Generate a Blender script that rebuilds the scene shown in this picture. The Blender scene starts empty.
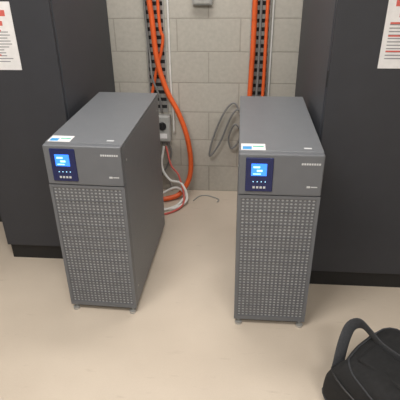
import bpy, bmesh, math, random
from mathutils import Vector, Matrix, noise
random.seed(4)
scene = bpy.context.scene
try:
    scene.view_settings.view_transform = 'Standard'
except Exception: pass
COL = scene.collection

# ---------------------------------------------------------------- materials
def mat(name, col, rough=0.5, metal=0.0, var=0.06, scale=30.0, bump=0.0, emit=None, estr=0.0, bscale=None):
    m = bpy.data.materials.new(name); m.use_nodes = True
    nt = m.node_tree; b = nt.nodes['Principled BSDF']
    b.inputs['Roughness'].default_value = rough
    b.inputs['Metallic'].default_value = metal
    tc = nt.nodes.new('ShaderNodeTexCoord')
    n = nt.nodes.new('ShaderNodeTexNoise'); n.inputs['Scale'].default_value = scale
    n.inputs['Detail'].default_value = 4
    nt.links.new(tc.outputs['Object'], n.inputs['Vector'])
    r = nt.nodes.new('ShaderNodeValToRGB')
    r.color_ramp.elements[0].position = 0.3; r.color_ramp.elements[1].position = 0.7
    r.color_ramp.elements[0].color = tuple(c*(1-var) for c in col)+(1,)
    r.color_ramp.elements[1].color = tuple(min(1, c*(1+var)) for c in col)+(1,)
    nt.links.new(n.outputs['Fac'], r.inputs['Fac'])
    nt.links.new(r.outputs['Color'], b.inputs['Base Color'])
    if bump:
        n2 = nt.nodes.new('ShaderNodeTexNoise'); n2.inputs['Scale'].default_value = bscale or 400
        nt.links.new(tc.outputs['Object'], n2.inputs['Vector'])
        bp = nt.nodes.new('ShaderNodeBump'); bp.inputs['Strength'].default_value = bump
        bp.inputs['Distance'].default_value = 0.002
        nt.links.new(n2.outputs['Fac'], bp.inputs['Height'])
        nt.links.new(bp.outputs['Normal'], b.inputs['Normal'])
    if emit:
        b.inputs['Emission Color'].default_value = emit+(1,)
        b.inputs['Emission Strength'].default_value = estr
    return m

M_ups   = mat('ups_grey_paint', (.155,.163,.178), .42, 0, .03, 20, .15, bscale=900)
M_upsf  = mat('ups_front_plastic', (.130,.137,.152), .45, 0, .03, 20, .15, bscale=900)
M_grl   = mat('ups_grille_metal', (.120,.126,.140), .4, .1, .03, 20)
M_rim   = mat('grille_rim', (.30,.31,.33), .35, .1, .03, 20)
M_holeback  = mat('bright_hole_backing', (.46,.47,.48), .7, 0, .25, 30)  # pale colour painted in so the grille holes look lit
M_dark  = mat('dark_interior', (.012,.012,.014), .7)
M_black = mat('black_plastic', (.02,.02,.022), .4)
M_navy  = mat('lcd_bezel_navy', (.010,.016,.085), .25)
M_lcd   = mat('lcd_screen_glow', (.02,.08,.6), .3, emit=(.035,.22,1.0), estr=1.7)
M_lcdt  = mat('lcd_text_glow', (.3,.6,1), .3, emit=(.40,.80,1.0), estr=1.8)
M_white = mat('white_plastic', (.75,.75,.73), .4)
M_label = mat('label_print', (.55,.56,.58), .5)
M_paper = mat('paper_white', (.74,.73,.74), .7)
M_ink   = mat('ink_grey', (.25,.25,.27), .8)
M_red   = mat('ink_red', (.6,.12,.10), .7)
M_blue  = mat('ink_blue', (.05,.3,.65), .6)
M_green = mat('ink_green', (.1,.5,.35), .6)
M_cab   = mat('cabinet_dark_paint', (.030,.032,.040), .5, 0, .05, 12, .2, bscale=700)
M_cabs  = mat('cabinet_side_paint', (.044,.048,.059), .5, 0, .05, 12, .2, bscale=700)
M_plin  = mat('cabinet_plinth', (.008,.008,.009), .6)
M_metal = mat('galvanised_steel', (.50,.50,.49), .4, .6, .1, 60)
M_orange= mat('orange_pvc', (.80,.13,.03), .42, 0, .06, 40)
M_grey  = mat('grey_cable', (.20,.20,.20), .5)
M_lgrey = mat('light_grey_pvc', (.36,.36,.35), .5)
M_bag   = mat('black_bag_fabric', (.009,.009,.010), .85, 0, .3, 60, .6, bscale=500)
M_strap = mat('bag_webbing', (.04,.042,.048), .8, 0, .3, 200, .5, bscale=700)
M_ceil  = mat('ceiling_paint', (.72,.71,.68), .8)
M_side  = mat('side_wall_paint', (.60,.58,.54), .7)
M_tube  = mat('lamp_diffuser', (.9,.9,.88), .5, emit=(1,.97,.91), estr=3)

def floor_mat():
    m = bpy.data.materials.new('floor_vinyl'); m.use_nodes = True
    nt = m.node_tree; b = nt.nodes['Principled BSDF']
    tc = nt.nodes.new('ShaderNodeTexCoord')
    n = nt.nodes.new('ShaderNodeTexNoise'); n.inputs['Scale'].default_value = 2.2; n.inputs['Detail'].default_value = 6
    n2 = nt.nodes.new('ShaderNodeTexNoise'); n2.inputs['Scale'].default_value = 160; n2.inputs['Detail'].default_value = 2
    nt.links.new(tc.outputs['Object'], n.inputs['Vector']); nt.links.new(tc.outputs['Object'], n2.inputs['Vector'])
    mx = nt.nodes.new('ShaderNodeMath'); mx.operation='MULTIPLY_ADD'; mx.inputs[1].default_value=.3
    nt.links.new(n2.outputs['Fac'], mx.inputs[0]); nt.links.new(n.outputs['Fac'], mx.inputs[2])
    r = nt.nodes.new('ShaderNodeValToRGB')
    r.color_ramp.elements[0].position=.40; r.color_ramp.elements[1].position=.9
    r.color_ramp.elements[0].color=(.515,.440,.362,1); r.color_ramp.elements[1].color=(.60,.52,.433,1)
    nt.links.new(mx.outputs[0], r.inputs['Fac'])
    mp = nt.nodes.new('ShaderNodeMapping'); mp.inputs['Scale'].default_value=(3,14,1); mp.inputs['Rotation'].default_value=(0,0,.5)
    n3 = nt.nodes.new('ShaderNodeTexNoise'); n3.inputs['Scale'].default_value=2.5; n3.inputs['Detail'].default_value=8
    nt.links.new(tc.outputs['Object'], mp.inputs[0]); nt.links.new(mp.outputs[0], n3.inputs['Vector'])
    r3 = nt.nodes.new('ShaderNodeValToRGB')
    r3.color_ramp.elements[0].position=.64; r3.color_ramp.elements[0].color=(1,1,1,1)
    r3.color_ramp.elements[1].position=.74; r3.color_ramp.elements[1].color=(.88,.87,.86,1)
    nt.links.new(n3.outputs['Fac'], r3.inputs['Fac'])
    mm = nt.nodes.new('ShaderNodeMix'); mm.data_type='RGBA'; mm.blend_type='MULTIPLY'; mm.inputs['Factor'].default_value=1
    nt.links.new(r.outputs['Color'], mm.inputs['A']); nt.links.new(r3.outputs['Color'], mm.inputs['B'])
    nt.links.new(mm.outputs['Result'], b.inputs['Base Color'])
    b.inputs['Roughness'].default_value=.33
    return m

def block_mat():
    m = bpy.data.materials.new('concrete_block_wall'); m.use_nodes = True
    nt = m.node_tree; b = nt.nodes['Principled BSDF']
    tc = nt.nodes.new('ShaderNodeTexCoord')
    sp = nt.nodes.new('ShaderNodeSeparateXYZ'); cb = nt.nodes.new('ShaderNodeCombineXYZ')
    nt.links.new(tc.outputs['Object'], sp.inputs[0])
    nt.links.new(sp.outputs['X'], cb.inputs['X']); nt.links.new(sp.outputs['Z'], cb.inputs['Y'])
    br = nt.nodes.new('ShaderNodeTexBrick')
    br.inputs['Scale'].default_value=1; br.inputs['Brick Width'].default_value=.4
    br.inputs['Row Height'].default_value=.2; br.inputs['Mortar Size'].default_value=.005
    br.inputs['Mortar Smooth'].default_value=.4
    br.inputs['Color1'].default_value=(.49,.465,.418,1); br.inputs['Color2'].default_value=(.46,.437,.39,1)
    br.inputs['Mortar'].default_value=(.375,.35,.31,1)
    nt.links.new(cb.outputs[0], br.inputs['Vector'])
    n = nt.nodes.new('ShaderNodeTexNoise'); n.inputs['Scale'].default_value=45; n.inputs['Detail'].default_value=8
    nt.links.new(tc.outputs['Object'], n.inputs['Vector'])
    mr = nt.nodes.new('ShaderNodeMapRange'); mr.inputs['To Min'].default_value=.86; mr.inputs['To Max'].default_value=1.12
    nt.links.new(n.outputs['Fac'], mr.inputs['Value'])
    mx = nt.nodes.new('ShaderNodeMix'); mx.data_type='RGBA'; mx.blend_type='MULTIPLY'; mx.inputs['Factor'].default_value=1
    nt.links.new(br.outputs['Color'], mx.inputs['A']); nt.links.new(mr.outputs[0], mx.inputs['B'])
    nt.links.new(mx.outputs['Result'], b.inputs['Base Color'])
    b.inputs['Roughness'].default_value=.75
    ad = nt.nodes.new('ShaderNodeMath'); ad.operation='MULTIPLY_ADD'; ad.inputs[1].default_value=-1.0
    nt.links.new(br.outputs['Fac'], ad.inputs[0]); nt.links.new(n.outputs['Fac'], ad.inputs[2])
    bp = nt.nodes.new('ShaderNodeBump'); bp.inputs['Strength'].default_value=.4; bp.inputs['Distance'].default_value=.003
    nt.links.new(ad.outputs[0], bp.inputs['Height']); nt.links.new(bp.outputs['Normal'], b.inputs['Normal'])
    return m

# ---------------------------------------------------------------- mesh helpers
def link(me, name, mt, parent=None, smooth=False):
    o = bpy.data.objects.new(name, me); COL.objects.link(o)
    if mt: me.materials.append(mt)
    if smooth:
        for p in me.polygons: p.use_smooth=True
    if parent: o.parent = parent
    return o

def box(name, a, b, mt, parent=None, bev=0.0, seg=2):
    bm = bmesh.new(); bmesh.ops.create_cube(bm, size=1)
    for v in bm.verts:
        v.co = Vector([a[i]+(v.co[i]+.5)*(b[i]-a[i]) for i in range(3)])
    if bev: bmesh.ops.bevel(bm, geom=bm.edges[:], offset=bev, segments=seg, affect='EDGES', profile=.5)
    me = bpy.data.meshes.new(name); bm.to_mesh(me); bm.free()
    return link(me, name, mt, parent)

def boxes(name, lst, mt, parent=None):
    bm = bmesh.new()
    for a,b in lst:
        r = bmesh.ops.create_cube(bm, size=1)
        for v in r['verts']:
            v.co = Vector([a[i]+(v.co[i]+.5)*(b[i]-a[i]) for i in range(3)])
    me = bpy.data.meshes.new(name); bm.to_mesh(me); bm.free()
    return link(me, name, mt, parent)

def cyl(name, c, r, h, axis, mt, parent=None, seg=24, bev=0.0):
    bm = bmesh.new(); bmesh.ops.create_cone(bm, cap_ends=True, segments=seg, radius1=r, radius2=r, depth=h)
    if bev: bmesh.ops.bevel(bm, geom=[e for e in bm.edges if abs(e.verts[0].co.z-e.verts[1].co.z)<1e-6], offset=bev, segments=2, affect='EDGES')
    R = {'Z':Matrix.Identity(3),'X':Matrix.Rotation(math.pi/2,3,'Y'),'Y':Matrix.Rotation(math.pi/2,3,'X')}[axis]
    for v in bm.verts: v.co = R@v.co + Vector(c)
    me = bpy.data.meshes.new(name); bm.to_mesh(me); bm.free()
    return link(me, name, mt, parent)

def spline(pts, step):
    P=[Vector(p) for p in pts]; P=[P[0]*2-P[1]]+P+[P[-1]*2-P[-2]]
    out=[]
    for i in range(1,len(P)-2):
        p0,p1,p2,p3=P[i-1:i+3]; n=max(2,int((p2-p1).length/step))
        for k in range(n):
            t=k/n
            out.append(.5*((2*p1)+(p2-p0)*t+(2*p0-5*p1+4*p2-p3)*t*t+(3*p1-p0-3*p2+p3)*t**3))
    out.append(P[-2]); return out

def sweep(name, pts, r, mt, parent=None, seg=10, step=.01, ripple=0.0, flat=None, up=None):
    c = spline(pts, step); bm=bmesh.new(); rings=[]
    t=(c[1]-c[0]).normalized()
    n = Vector(up) if up else (Vector((0,0,1)) if abs(t.z)<.9 else Vector((0,1,0)))
    n=(n-t*n.dot(t)).normalized()
    for i,p in enumerate(c):
        t=((c[min(i+1,len(c)-1)]-c[max(i-1,0)])).normalized()
        n=(n-t*n.dot(t)).normalized(); b=t.cross(n)
        rr = r*(1+(ripple if i%2 else -ripple))
        ring=[]
        for k in range(seg):
            a=2*math.pi*k/seg
            if flat: ring.append(bm.verts.new(p+n*math.cos(a)*flat[0]+b*math.sin(a)*flat[1]))
            else: ring.append(bm.verts.new(p+n*math.cos(a)*rr+b*math.sin(a)*rr))
        rings.append(ring)
    for i in range(len(rings)-1):
        for k in range(seg):
            bm.faces.new((rings[i][k],rings[i][(k+1)%seg],rings[i+1][(k+1)%seg],rings[i+1][k]))
    bm.faces.new(rings[0][::-1]); bm.faces.new(rings[-1])
    bmesh.ops.recalc_face_normals(bm, faces=bm.faces[:])
    me=bpy.data.meshes.new(name); bm.to_mesh(me); bm.free()
    return link(me,name,mt,parent,smooth=True)

def empty(name, loc=(0,0,0), rz=0):
    e=bpy.data.objects.new(name,None); COL.objects.link(e); e.location=loc; e.rotation_euler=(0,0,rz); e.empty_display_size=.1
    return e

# ---------------------------------------------------------------- room
YW = 3.05
XL,XR,YB,ZC = -2.6,2.6,-2.2,2.75
box('floor',(XL-.1,YB-.1,-.1),(XR+.1,YW+.1,0),floor_mat())
box('wall_back',(XL-.1,YW,0),(XR+.1,YW+.1,ZC),block_mat())
box('wall_left',(XL-.1,YB,0),(XL,YW,ZC),M_side)
box('wall_right',(XR,YB,0),(XR+.1,YW,ZC),M_side)
box('wall_front',(XL-.1,YB-.1,0),(XR+.1,YB,ZC),M_side)
box('ceiling',(XL-.1,YB-.1,ZC),(XR+.1,YW+.1,ZC+.1),M_ceil)

def lamp(x,y,e):
    p=empty('fluorescent_ceiling_light',(x,y,ZC))
    box('housing',(-.62,-.16,-.07),(.62,.16,0),M_white,p,.01)
    box('diffuser',(-.59,-.13,-.085),(.59,.13,-.068),M_tube,p,.005)
    l=bpy.data.lights.new('tube_light','AREA'); l.shape='RECTANGLE'; l.size=1.2; l.size_y=.28; l.energy=e; l.color=(1,.97,.92)
    o=bpy.data.objects.new('tube_light',l); COL.objects.link(o); o.parent=p; o.location=(0,0,-.1)
lamp(-.8,.7,50); lamp(.9,-.7,46); lamp(-.2,2.3,20)

# ---------------------------------------------------------------- UPS
W,D,H=.333,.79,.885
def grille_mesh(x0,x1,z0,z1,y,nx,nz,depth):
    bm=bmesh.new(); cw=(x1-x0)/nx; ch=(z1-z0)/nz
    cache={}
    def V(x,yy,z):
        k=(round(x,5),round(yy,5),round(z,5))
        if k not in cache: cache[k]=bm.verts.new((x,yy,z))
        return cache[k]
    for j in range(nz):
        for i in range(nx):
            cx=x0+(i+.5)*cw; cz=z0+(j+.5)*ch
            oc=[(1,0),(1,1),(0,1),(-1,1),(-1,0),(-1,-1),(0,-1),(1,-1)]
            outer=[V(cx+a*cw/2,y,cz+b*ch/2) for a,b in oc]
            inn=[]; bk=[]
            for k in range(8):
                a=k*math.pi/4
                inn.append(V(cx+math.cos(a)*cw*.31,y,cz+math.sin(a)*ch*.28))
                bk.append(V(cx+math.cos(a)*cw*.31,y+depth,cz+math.sin(a)*ch*.28))
            for k in range(8):
                q=(k+1)%8
                f=bm.faces.new((outer[k],inn[k],inn[q],outer[q])); f.material_index=0
                f=bm.faces.new((inn[k],bk[k],bk[q],inn[q])); f.material_index=1
    me=bpy.data.meshes.new('grille'); bm.to_mesh(me); bm.free(); return me

def make_ups():
    h=W/2; f=-D/2
    p=empty('ups_tower')
    zb=.030; zt=.688
    box('chassis',(-h+.004,f+.03,zb),(h-.004,D/2-.004,H-.004),M_ups,p,.004)
    box('side_cover_left',(-h,f+.034,zb+.004),(-h+.006,D/2,H-.014),M_ups,p,.002)
    box('side_cover_right',(h-.006,f+.034,zb+.004),(h,D/2,H-.014),M_ups,p,.002)
    box('top_cover',(-h,f+.032,H-.012),(h,D/2,H),M_ups,p,.003)
    box('fascia_top',(-h,f,.704),(h,f+.032,H-.001),M_upsf,p,.006,3)
    boxes('door_frame',[((-h,f+.001,zb),(-h+.014,f+.031,.701)),((h-.014,f+.001,zb),(h,f+.031,.701)),
                        ((-h+.014,f+.001,zt),(h-.014,f+.031,.701)),((-h+.014,f+.001,zb),(h-.014,f+.031,zb+.022))],M_upsf,p)
    me=grille_mesh(-h+.014,h-.014,zb+.022,zt,f+.004,17,40,.003)
    me.materials.append(M_grl); me.materials.append(M_rim)
    o=bpy.data.objects.new('front_grille',me); COL.objects.link(o); o.parent=p
    box('bright_hole_backing',(-h+.014,f+.007,zb+.022),(h-.014,f+.029,zt),M_holeback,p)  # added backing, coloured pale so the perforations read as bright dots
    boxes('grille_ribs',[((-h+.014,f+.0015,z-.0014),(h-.014,f+.0055,z+.0014)) for z in [zb+.022+ (zt-zb-.022)*k/10 for k in range(1,10)]],M_grl,p)
    x0=-h+.028; x1=-h+.137
    box('lcd_bezel',(x0,f-.005,.722),(x1,f+.004,.870),M_navy,p,.004)
    box('lcd_screen',(x0+.022,f-.0065,.794),(x1-.026,f-.004,.846),M_lcd,p)
    boxes('lcd_digits',[((x0+.030,f-.0072,.828),(x0+.056,f-.006,.835)),((x0+.044,f-.0072,.812),(x0+.066,f-.006,.820)),((x0+.030,f-.0072,.800),(x0+.060,f-.006,.804))],M_lcdt,p)
    boxes('lcd_buttons',[((x0+.030+.014*k,f-.0065,.738),(x0+.039+.014*k,f-.004,.747)) for k in range(4)],M_label,p)
    boxes('lcd_status_leds',[((x0+.03+.016*k,f-.0065,.766),(x0+.033+.016*k,f-.004,.769)) for k in range(4)],M_lcdt,p)
    boxes('nameplate',[((h-.088+.0095*k,f-.001,.842),(h-.081+.0095*k,f+.001,.850)) for k in range(8)],M_label,p)
    boxes('model_label',[((h-.060,f-.001,.742),(h-.046,f+.001,.750)),((h-.043,f-.001,.744),(h-.018,f+.001,.748))],M_label,p)
    box('top_sticker',(-h+.008,f+.040,H),(-h+.105,f+.105,H+.0008),M_paper,p)
    box('sticker_blue',(-h+.014,f+.046,H+.0008),(-h+.050,f+.075,H+.0014),M_blue,p)
    box('sticker_green',(-h+.055,f+.070,H+.0008),(-h+.098,f+.080,H+.0014),M_green,p)
    boxes('top_badge',[((h-.075,f+.060,H),(h-.045,f+.072,H+.0008))],M_label,p)
    boxes('rear_vents',[((-h+.05,D/2-.001,.42+.02*k),(h-.05,D/2+.002,.43+.02*k)) for k in range(18)],M_dark,p)
    box('terminal_cover',(-h+.04,D/2-.002,.12),(h-.04,D/2+.025,.34),M_upsf,p,.004)
    for sx in (-h,h):
        for z in (.12,.80):
            for y in (f+.07,D/2-.05):
                cyl('screw',(sx,y,z),.005,.003,'X',M_metal,p,12)
    for sx in (-h+.045,h-.045):
        for sy in (f+.06,D/2-.07):
            boxes('castor_fork',[((sx-.017,sy-.012,.012),(sx-.013,sy+.012,.030)),((sx+.013,sy-.012,.012),(sx+.017,sy+.012,.030)),((sx-.018,sy-.016,.028),(sx+.018,sy+.016,.034))],M_metal,p)
            cyl('castor_wheel',(sx,sy,.016),.016,.022,'X',M_lgrey,p,20,.002)
    for sx in (-h+.022,h-.022):
        cyl('levelling_foot',(sx,f+.006,.006),.016,.012,'Z',M_metal,p,16)
        cyl('levelling_stem',(sx,f+.018,.022),.006,.026,'Z',M_metal,p,10)
    return p
def dup(p,name):
    e=empty(name)
    for c in list(p.children):
        o=bpy.data.objects.new(c.name.split('.')[0],c.data); COL.objects.link(o); o.parent=e
    return e
u1=make_ups(); u1.name='uninterruptible_power_supply'
u2=dup(u1,'uninterruptible_power_supply.001')
u1.location=(-.626,2.118,0); u1.rotation_euler=(0,0,math.radians(-1.8))
u2.location=(.175,2.074,0)

# ---------------------------------------------------------------- cabinets
def cabinet(name,x0,x1,y0,y1,h=2.1,handle=True):
    p=empty(name,(x0,y0,0)); w=x1-x0; d=y1-y0
    box('plinth',(.012,.02,0),(w-.012,d-.01,.095),M_plin,p)
    box('carcass',(0,.022,.095),(w,d,h),M_cabs,p,.004)
    box('door_panel',(.004,0,.10),(w-.004,.020,h-.006),M_cab,p,.004)
    if handle:
        hx=w*.9
        box('handle_plate',(hx-.018,-.006,1.0),(hx+.018,.001,1.2),M_black,p,.003)
        box('handle_lever',(hx-.010,-.024,1.03),(hx+.010,-.004,1.17),M_black,p,.005)
    for z in (.35,1.1,1.85):
        cyl('hinge',(.0035,.012,z),.005,.07,'Z',M_black,p,12)
    return p
XC=.368
cabinet('electrical_cabinet',XC,XC+.8,1.985,YW-.005)
cabinet('electrical_cabinet.001',-1.305,-.83,2.12,YW-.005,handle=False)
cabinet('electrical_cabinet.002',-2.0,-1.335,2.50,YW-.005,handle=False)

def notice(name,x0,x1,z0,z1,y):
    p=empty(name,(x0,y-.0005,z0)); w=x1-x0; h=z1-z0
    box('sheet',(0,-.0015,0),(w,0,h),M_paper,p)
    boxes('heading',[((.03,-.0022,h-.06),(w-.03,-.0014,h-.035)),((.05,-.0022,h-.10),(w-.05,-.0014,h-.08))],M_red,p)
    L=[]; z=h-.125
    while z>.03:
        L.append(((.02,-.0022,z-.004),(w-.02-random.random()*.05,-.0014,z))); z-=.013
    boxes('text_lines',L,M_ink,p)
    boxes('red_notes',[((.02,-.0025,h*.42),(w*.5,-.0021,h*.42+.006)),((.02,-.0025,h*.22),(w*.6,-.0021,h*.22+.006)),((.02,-.0025,h*.58),(w*.7,-.0021,h*.58+.007))],M_red,p)
    return p
notice('printed_notice',-1.222,-1.012,1.097,1.393,2.12)
notice('printed_notice.001',.565,.775,1.147,1.444,1.985)

# ---------------------------------------------------------------- cable trays & conduits on wall
def tray(name,xc,z0,w=.12):
    p=empty(name,(xc,YW,0)); z1=2.7
    boxes('rails',[((-w/2,-.020,z0),(-w/2+.006,0,z1)),((w/2-.006,-.020,z0),(w/2,0,z1))],M_metal,p)
    L=[]; z=z0
    while z<z1-.03:
        L.append(((-w/2+.006,-.004,z),(w/2-.006,0,z+.026))); z+=.05
    boxes('rungs',L,M_metal,p)
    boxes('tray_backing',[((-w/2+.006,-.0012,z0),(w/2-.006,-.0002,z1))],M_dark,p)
    return p
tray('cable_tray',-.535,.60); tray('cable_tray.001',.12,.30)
yc=YW-.03
sweep('orange_conduit',[(-.560,yc-.02,2.7),(-.560,yc-.02,1.5),(-.545,yc-.02,1.2),(-.525,yc-.02,.95),(-.47,yc-.03,.76),(-.40,yc-.04,.62),(-.345,yc-.05,.46),(-.32,yc-.06,.28),(-.335,yc-.08,.14),(-.40,yc-.11,.04),(-.48,yc-.15,.022),(-.60,yc-.18,.02)],.0175,M_orange,None,12,.005,.07)
sweep('orange_conduit.001',[(-.505,yc-.01,2.7),(-.505,yc-.01,1.3),(-.485,yc-.01,1.08),(-.545,yc+.003,.86),(-.58,yc-.01,.70),(-.59,yc-.01,.60)],.010,M_orange,None,12,.005,.07)
sweep('orange_conduit.002',[(.082,yc-.01,2.7),(.082,yc-.01,1.2),(.077,yc-.015,.9),(.07,yc-.03,.6),(.08,yc-.04,.3),(.08,yc-.05,.10)],.0165,M_orange,None,12,.005,.07)
sweep('orange_conduit.003',[(.158,yc-.01,2.7),(.158,yc-.01,1.2),(.158,yc-.015,.9),(.155,yc-.03,.6),(.16,yc-.04,.3),(.16,yc-.05,.10)],.011,M_orange,None,12,.005,.07)
sweep('white_cable',[(-.45,YW-.008,2.7),(-.45,YW-.008,1.2),(-.45,YW-.01,.8),(-.44,YW-.02,.60),(-.44,YW-.02,.45)],.007,M_white,None,8,.03)
sweep('white_cable.001',[(.195,YW-.008,2.7),(.195,YW-.008,1.2),(.195,YW-.01,.3)],.006,M_white,None,8,.03)
sweep('grey_cable',[(.120,YW-.035,2.7),(.120,YW-.035,1.3),(.12,YW-.04,.9),(.115,YW-.05,.7),(.120,YW-.06,.4)],.008,M_grey,None,8,.02)
sweep('grey_cable.001',[(-.588,YW-.03,2.7),(-.59,YW-.03,1.4),(-.585,YW-.03,1.15),(-.575,YW-.03,.98),(-.56,YW-.062,.84),(-.525,YW-.05,.72),(-.515,YW-.03,.60)],.007,M_grey,None,8,.02)

def socket(name,x,z):
    p=empty(name,(x,YW,z))
    box('back_box',(-.055,-.045,-.095),(.055,0,.095),M_lgrey,p,.006)
    box('cover',(-.049,-.052,-.088),(.049,-.044,.088),M_lgrey,p,.004)
    cyl('rotary_ring',(0,-.056,.025),.028,.010,'Y',M_black,p,24)
    box('rotary_handle',(-.006,-.072,.002),(.006,-.056,.050),M_black,p,.002)
    boxes('rating_label',[((-.03,-.0530,-.065),(.03,-.0518,-.03))],M_paper,p)
    for k in (-.03,0,.03):
        cyl('gland',(k,-.02,-.105),.011,.03,'Z',M_grey,p,16)
    sweep('flexible_lead',[(-.03,-.02,-.11),(-.045,-.03,-.20),(-.03,-.03,-.30),(.02,-.03,-.38),(.05,-.03,-.475)],.008,M_lgrey,p,8,.02)
    sweep('flexible_lead_b',[(.03,-.02,-.11),(.05,-.02,-.18),(.02,-.02,-.28),(-.05,-.03,-.40),(-.08,-.06,-.48)],.007,M_grey,p,8,.02)
    return p
socket('isolator_switch',-.515,.49)

pts=[(.02,YW-.05,.60),(-.03,YW-.04,.68),(-.10,YW-.04,.60),(-.17,YW-.04,.42),(-.19,YW-.05,.30),(-.12,YW-.05,.40),(-.05,YW-.05,.58),(0,YW-.05,.64),(.02,YW-.05,.55),(.01,YW-.05,.42),(-.04,YW-.05,.36),(-.06,YW-.05,.44),(-.02,YW-.065,.54),(.02,YW-.065,.50)]
sweep('coiled_grey_cable',pts,.0065,M_grey,None,8,.012)
pts=[(-.515,YW-.03,.36),(-.53,YW-.07,.22),(-.47,YW-.12,.14),(-.38,YW-.16,.13),(-.34,YW-.22,.04),(-.42,YW-.30,.010),(-.54,YW-.30,.010),(-.60,YW-.24,.010),(-.52,YW-.16,.05),(-.42,YW-.14,.09),(-.36,YW-.19,.06),(-.40,YW-.27,.022),(-.50,YW-.33,.010),(-.60,YW-.33,.010)]
sweep('white_floor_cable',pts,.009,M_white,None,8,.012)
pts=[(-.50,YW-.03,.36),(-.46,YW-.09,.24),(-.40,YW-.13,.17),(-.36,YW-.25,.03),(-.46,YW-.37,.009),(-.60,YW-.38,.009)]
sweep('red_floor_cable',pts,.007,M_red,None,8,.012)
sweep('thin_floor_cable',[(-.30,YW-.17,.005),(-.26,YW-.10,.005),(-.20,YW-.09,.005),(-.12,YW-.14,.005),(-.13,YW-.18,.005)],.004,M_lgrey,None,8,.02)
p=empty('junction_box',(-.235,YW,1.33))
box('base',(-.06,-.04,-.05),(.06,0,.09),M_lgrey,p,.005); box('lid',(-.052,-.046,-.042),(.052,-.039,.082),M_metal,p,.004)
cyl('knob',(0,-.05,.0),.012,.012,'Y',M_black,p,16)

# ---------------------------------------------------------------- bag
BC=(.672,1.205,0); BA=math.radians(43)
bag=empty('shoulder_bag',BC,BA)
Binv=(Matrix.Translation(BC)@Matrix.Rotation(BA,4,'Z')).inverted()
hx,hy,hz=.195,.275,.118
def bagsurf(d,ex):
    n=Vector(d).normalized()
    q=(abs(n.x)**ex+abs(n.y)**ex+abs(n.z)**ex)**(-1/ex)
    s=n*q
    k=1-.20*max(0,s.z)**1.2
    co=Vector((s.x*hx*k,s.y*hy*k,s.z*hz+hz))
    co+=Vector((noise.noise(co*7),noise.noise(co*7+Vector((5,5,5))),noise.noise(co*8+Vector((9,1,2)))))*.018
    co.z+=.006*math.sin(co.y*38+co.x*14)*max(0,s.z)
    return co
bm=bmesh.new(); bmesh.ops.create_cube(bm,size=1)
bmesh.ops.subdivide_edges(bm,edges=bm.edges[:],cuts=15,use_grid_fill=True)
for v in bm.verts:
    co=bagsurf(v.co,8); co.z=max(.001,co.z); v.co=co
me=bpy.data.meshes.new('bag_body'); bm.to_mesh(me); bm.free()
o=link(me,'bag_body',M_bag,bag,True)
s=o.modifiers.new('s','SUBSURF'); s.levels=1; s.render_levels=1
def ring(zn,off=.003,n=28):
    out=[]
    for i in range(n+1):
        a=2*math.pi*i/n; c=bagsurf((math.cos(a),math.sin(a),zn),8)
        out.append(c+Vector((math.cos(a),math.sin(a),0))*off)
    return out
sweep('seam_piping',ring(.72),.0035,M_strap,bag,8,.02)
sweep('seam_piping_low',ring(-.55),.0035,M_strap,bag,8,.02)
sweep('zip_line',ring(.25,.002),.004,M_black,bag,8,.02)
box('flap',(-.10,-.19,.215),(.11,.19,.243),M_bag,bag,.012,3)
sp=[(.47,1.25,.02),(.425,1.33,.035),(.44,1.385,.10),(.462,1.436,.17),(.490,1.472,.215),(.525,1.462,.240),(.548,1.40,.250),(.575,1.33,.250),(.63,1.26,.252),(.70,1.17,.252)]
sweep('strap',[Binv@Vector(q) for q in sp],.01,M_strap,bag,12,.01,0,(.004,.024),(0,0,1))
box('buckle',(-.207,.09,.10),(-.190,.14,.14),M_black,bag,.003)
boxes('strap_slider',[((-.210,.10,.112),(-.190,.13,.118)),((-.210,.10,.126),(-.190,.13,.132))],M_metal,bag)

# ---------------------------------------------------------------- camera
psi=math.radians(5.0); th=math.radians(28.8); f=464.0
r=Vector((math.cos(psi),math.sin(psi),0))
F=Vector((-math.sin(psi)*math.cos(th),math.cos(psi)*math.cos(th),-math.sin(th)))
U=Vector((-math.sin(psi)*math.sin(th),math.cos(psi)*math.sin(th),math.cos(th)))
k=.013; Xc=(r-U*k).normalized(); Yc=(U+r*k).normalized(); Zc=-F
cam=bpy.data.cameras.new('camera'); co=bpy.data.objects.new('camera',cam); COL.objects.link(co)
M=Matrix((Xc,Yc,Zc)).transposed().to_4x4(); M.translation=Vector((0,0,1.6)); co.matrix_world=M
cam.sensor_width=36; cam.lens=36*f/400; cam.clip_start=.02
scene.camera=co
w=bpy.data.worlds.new('world'); scene.world=w; w.use_nodes=True
w.node_tree.nodes['Background'].inputs[0].default_value=(.5,.5,.5,1); w.node_tree.nodes['Background'].inputs[1].default_value=.3
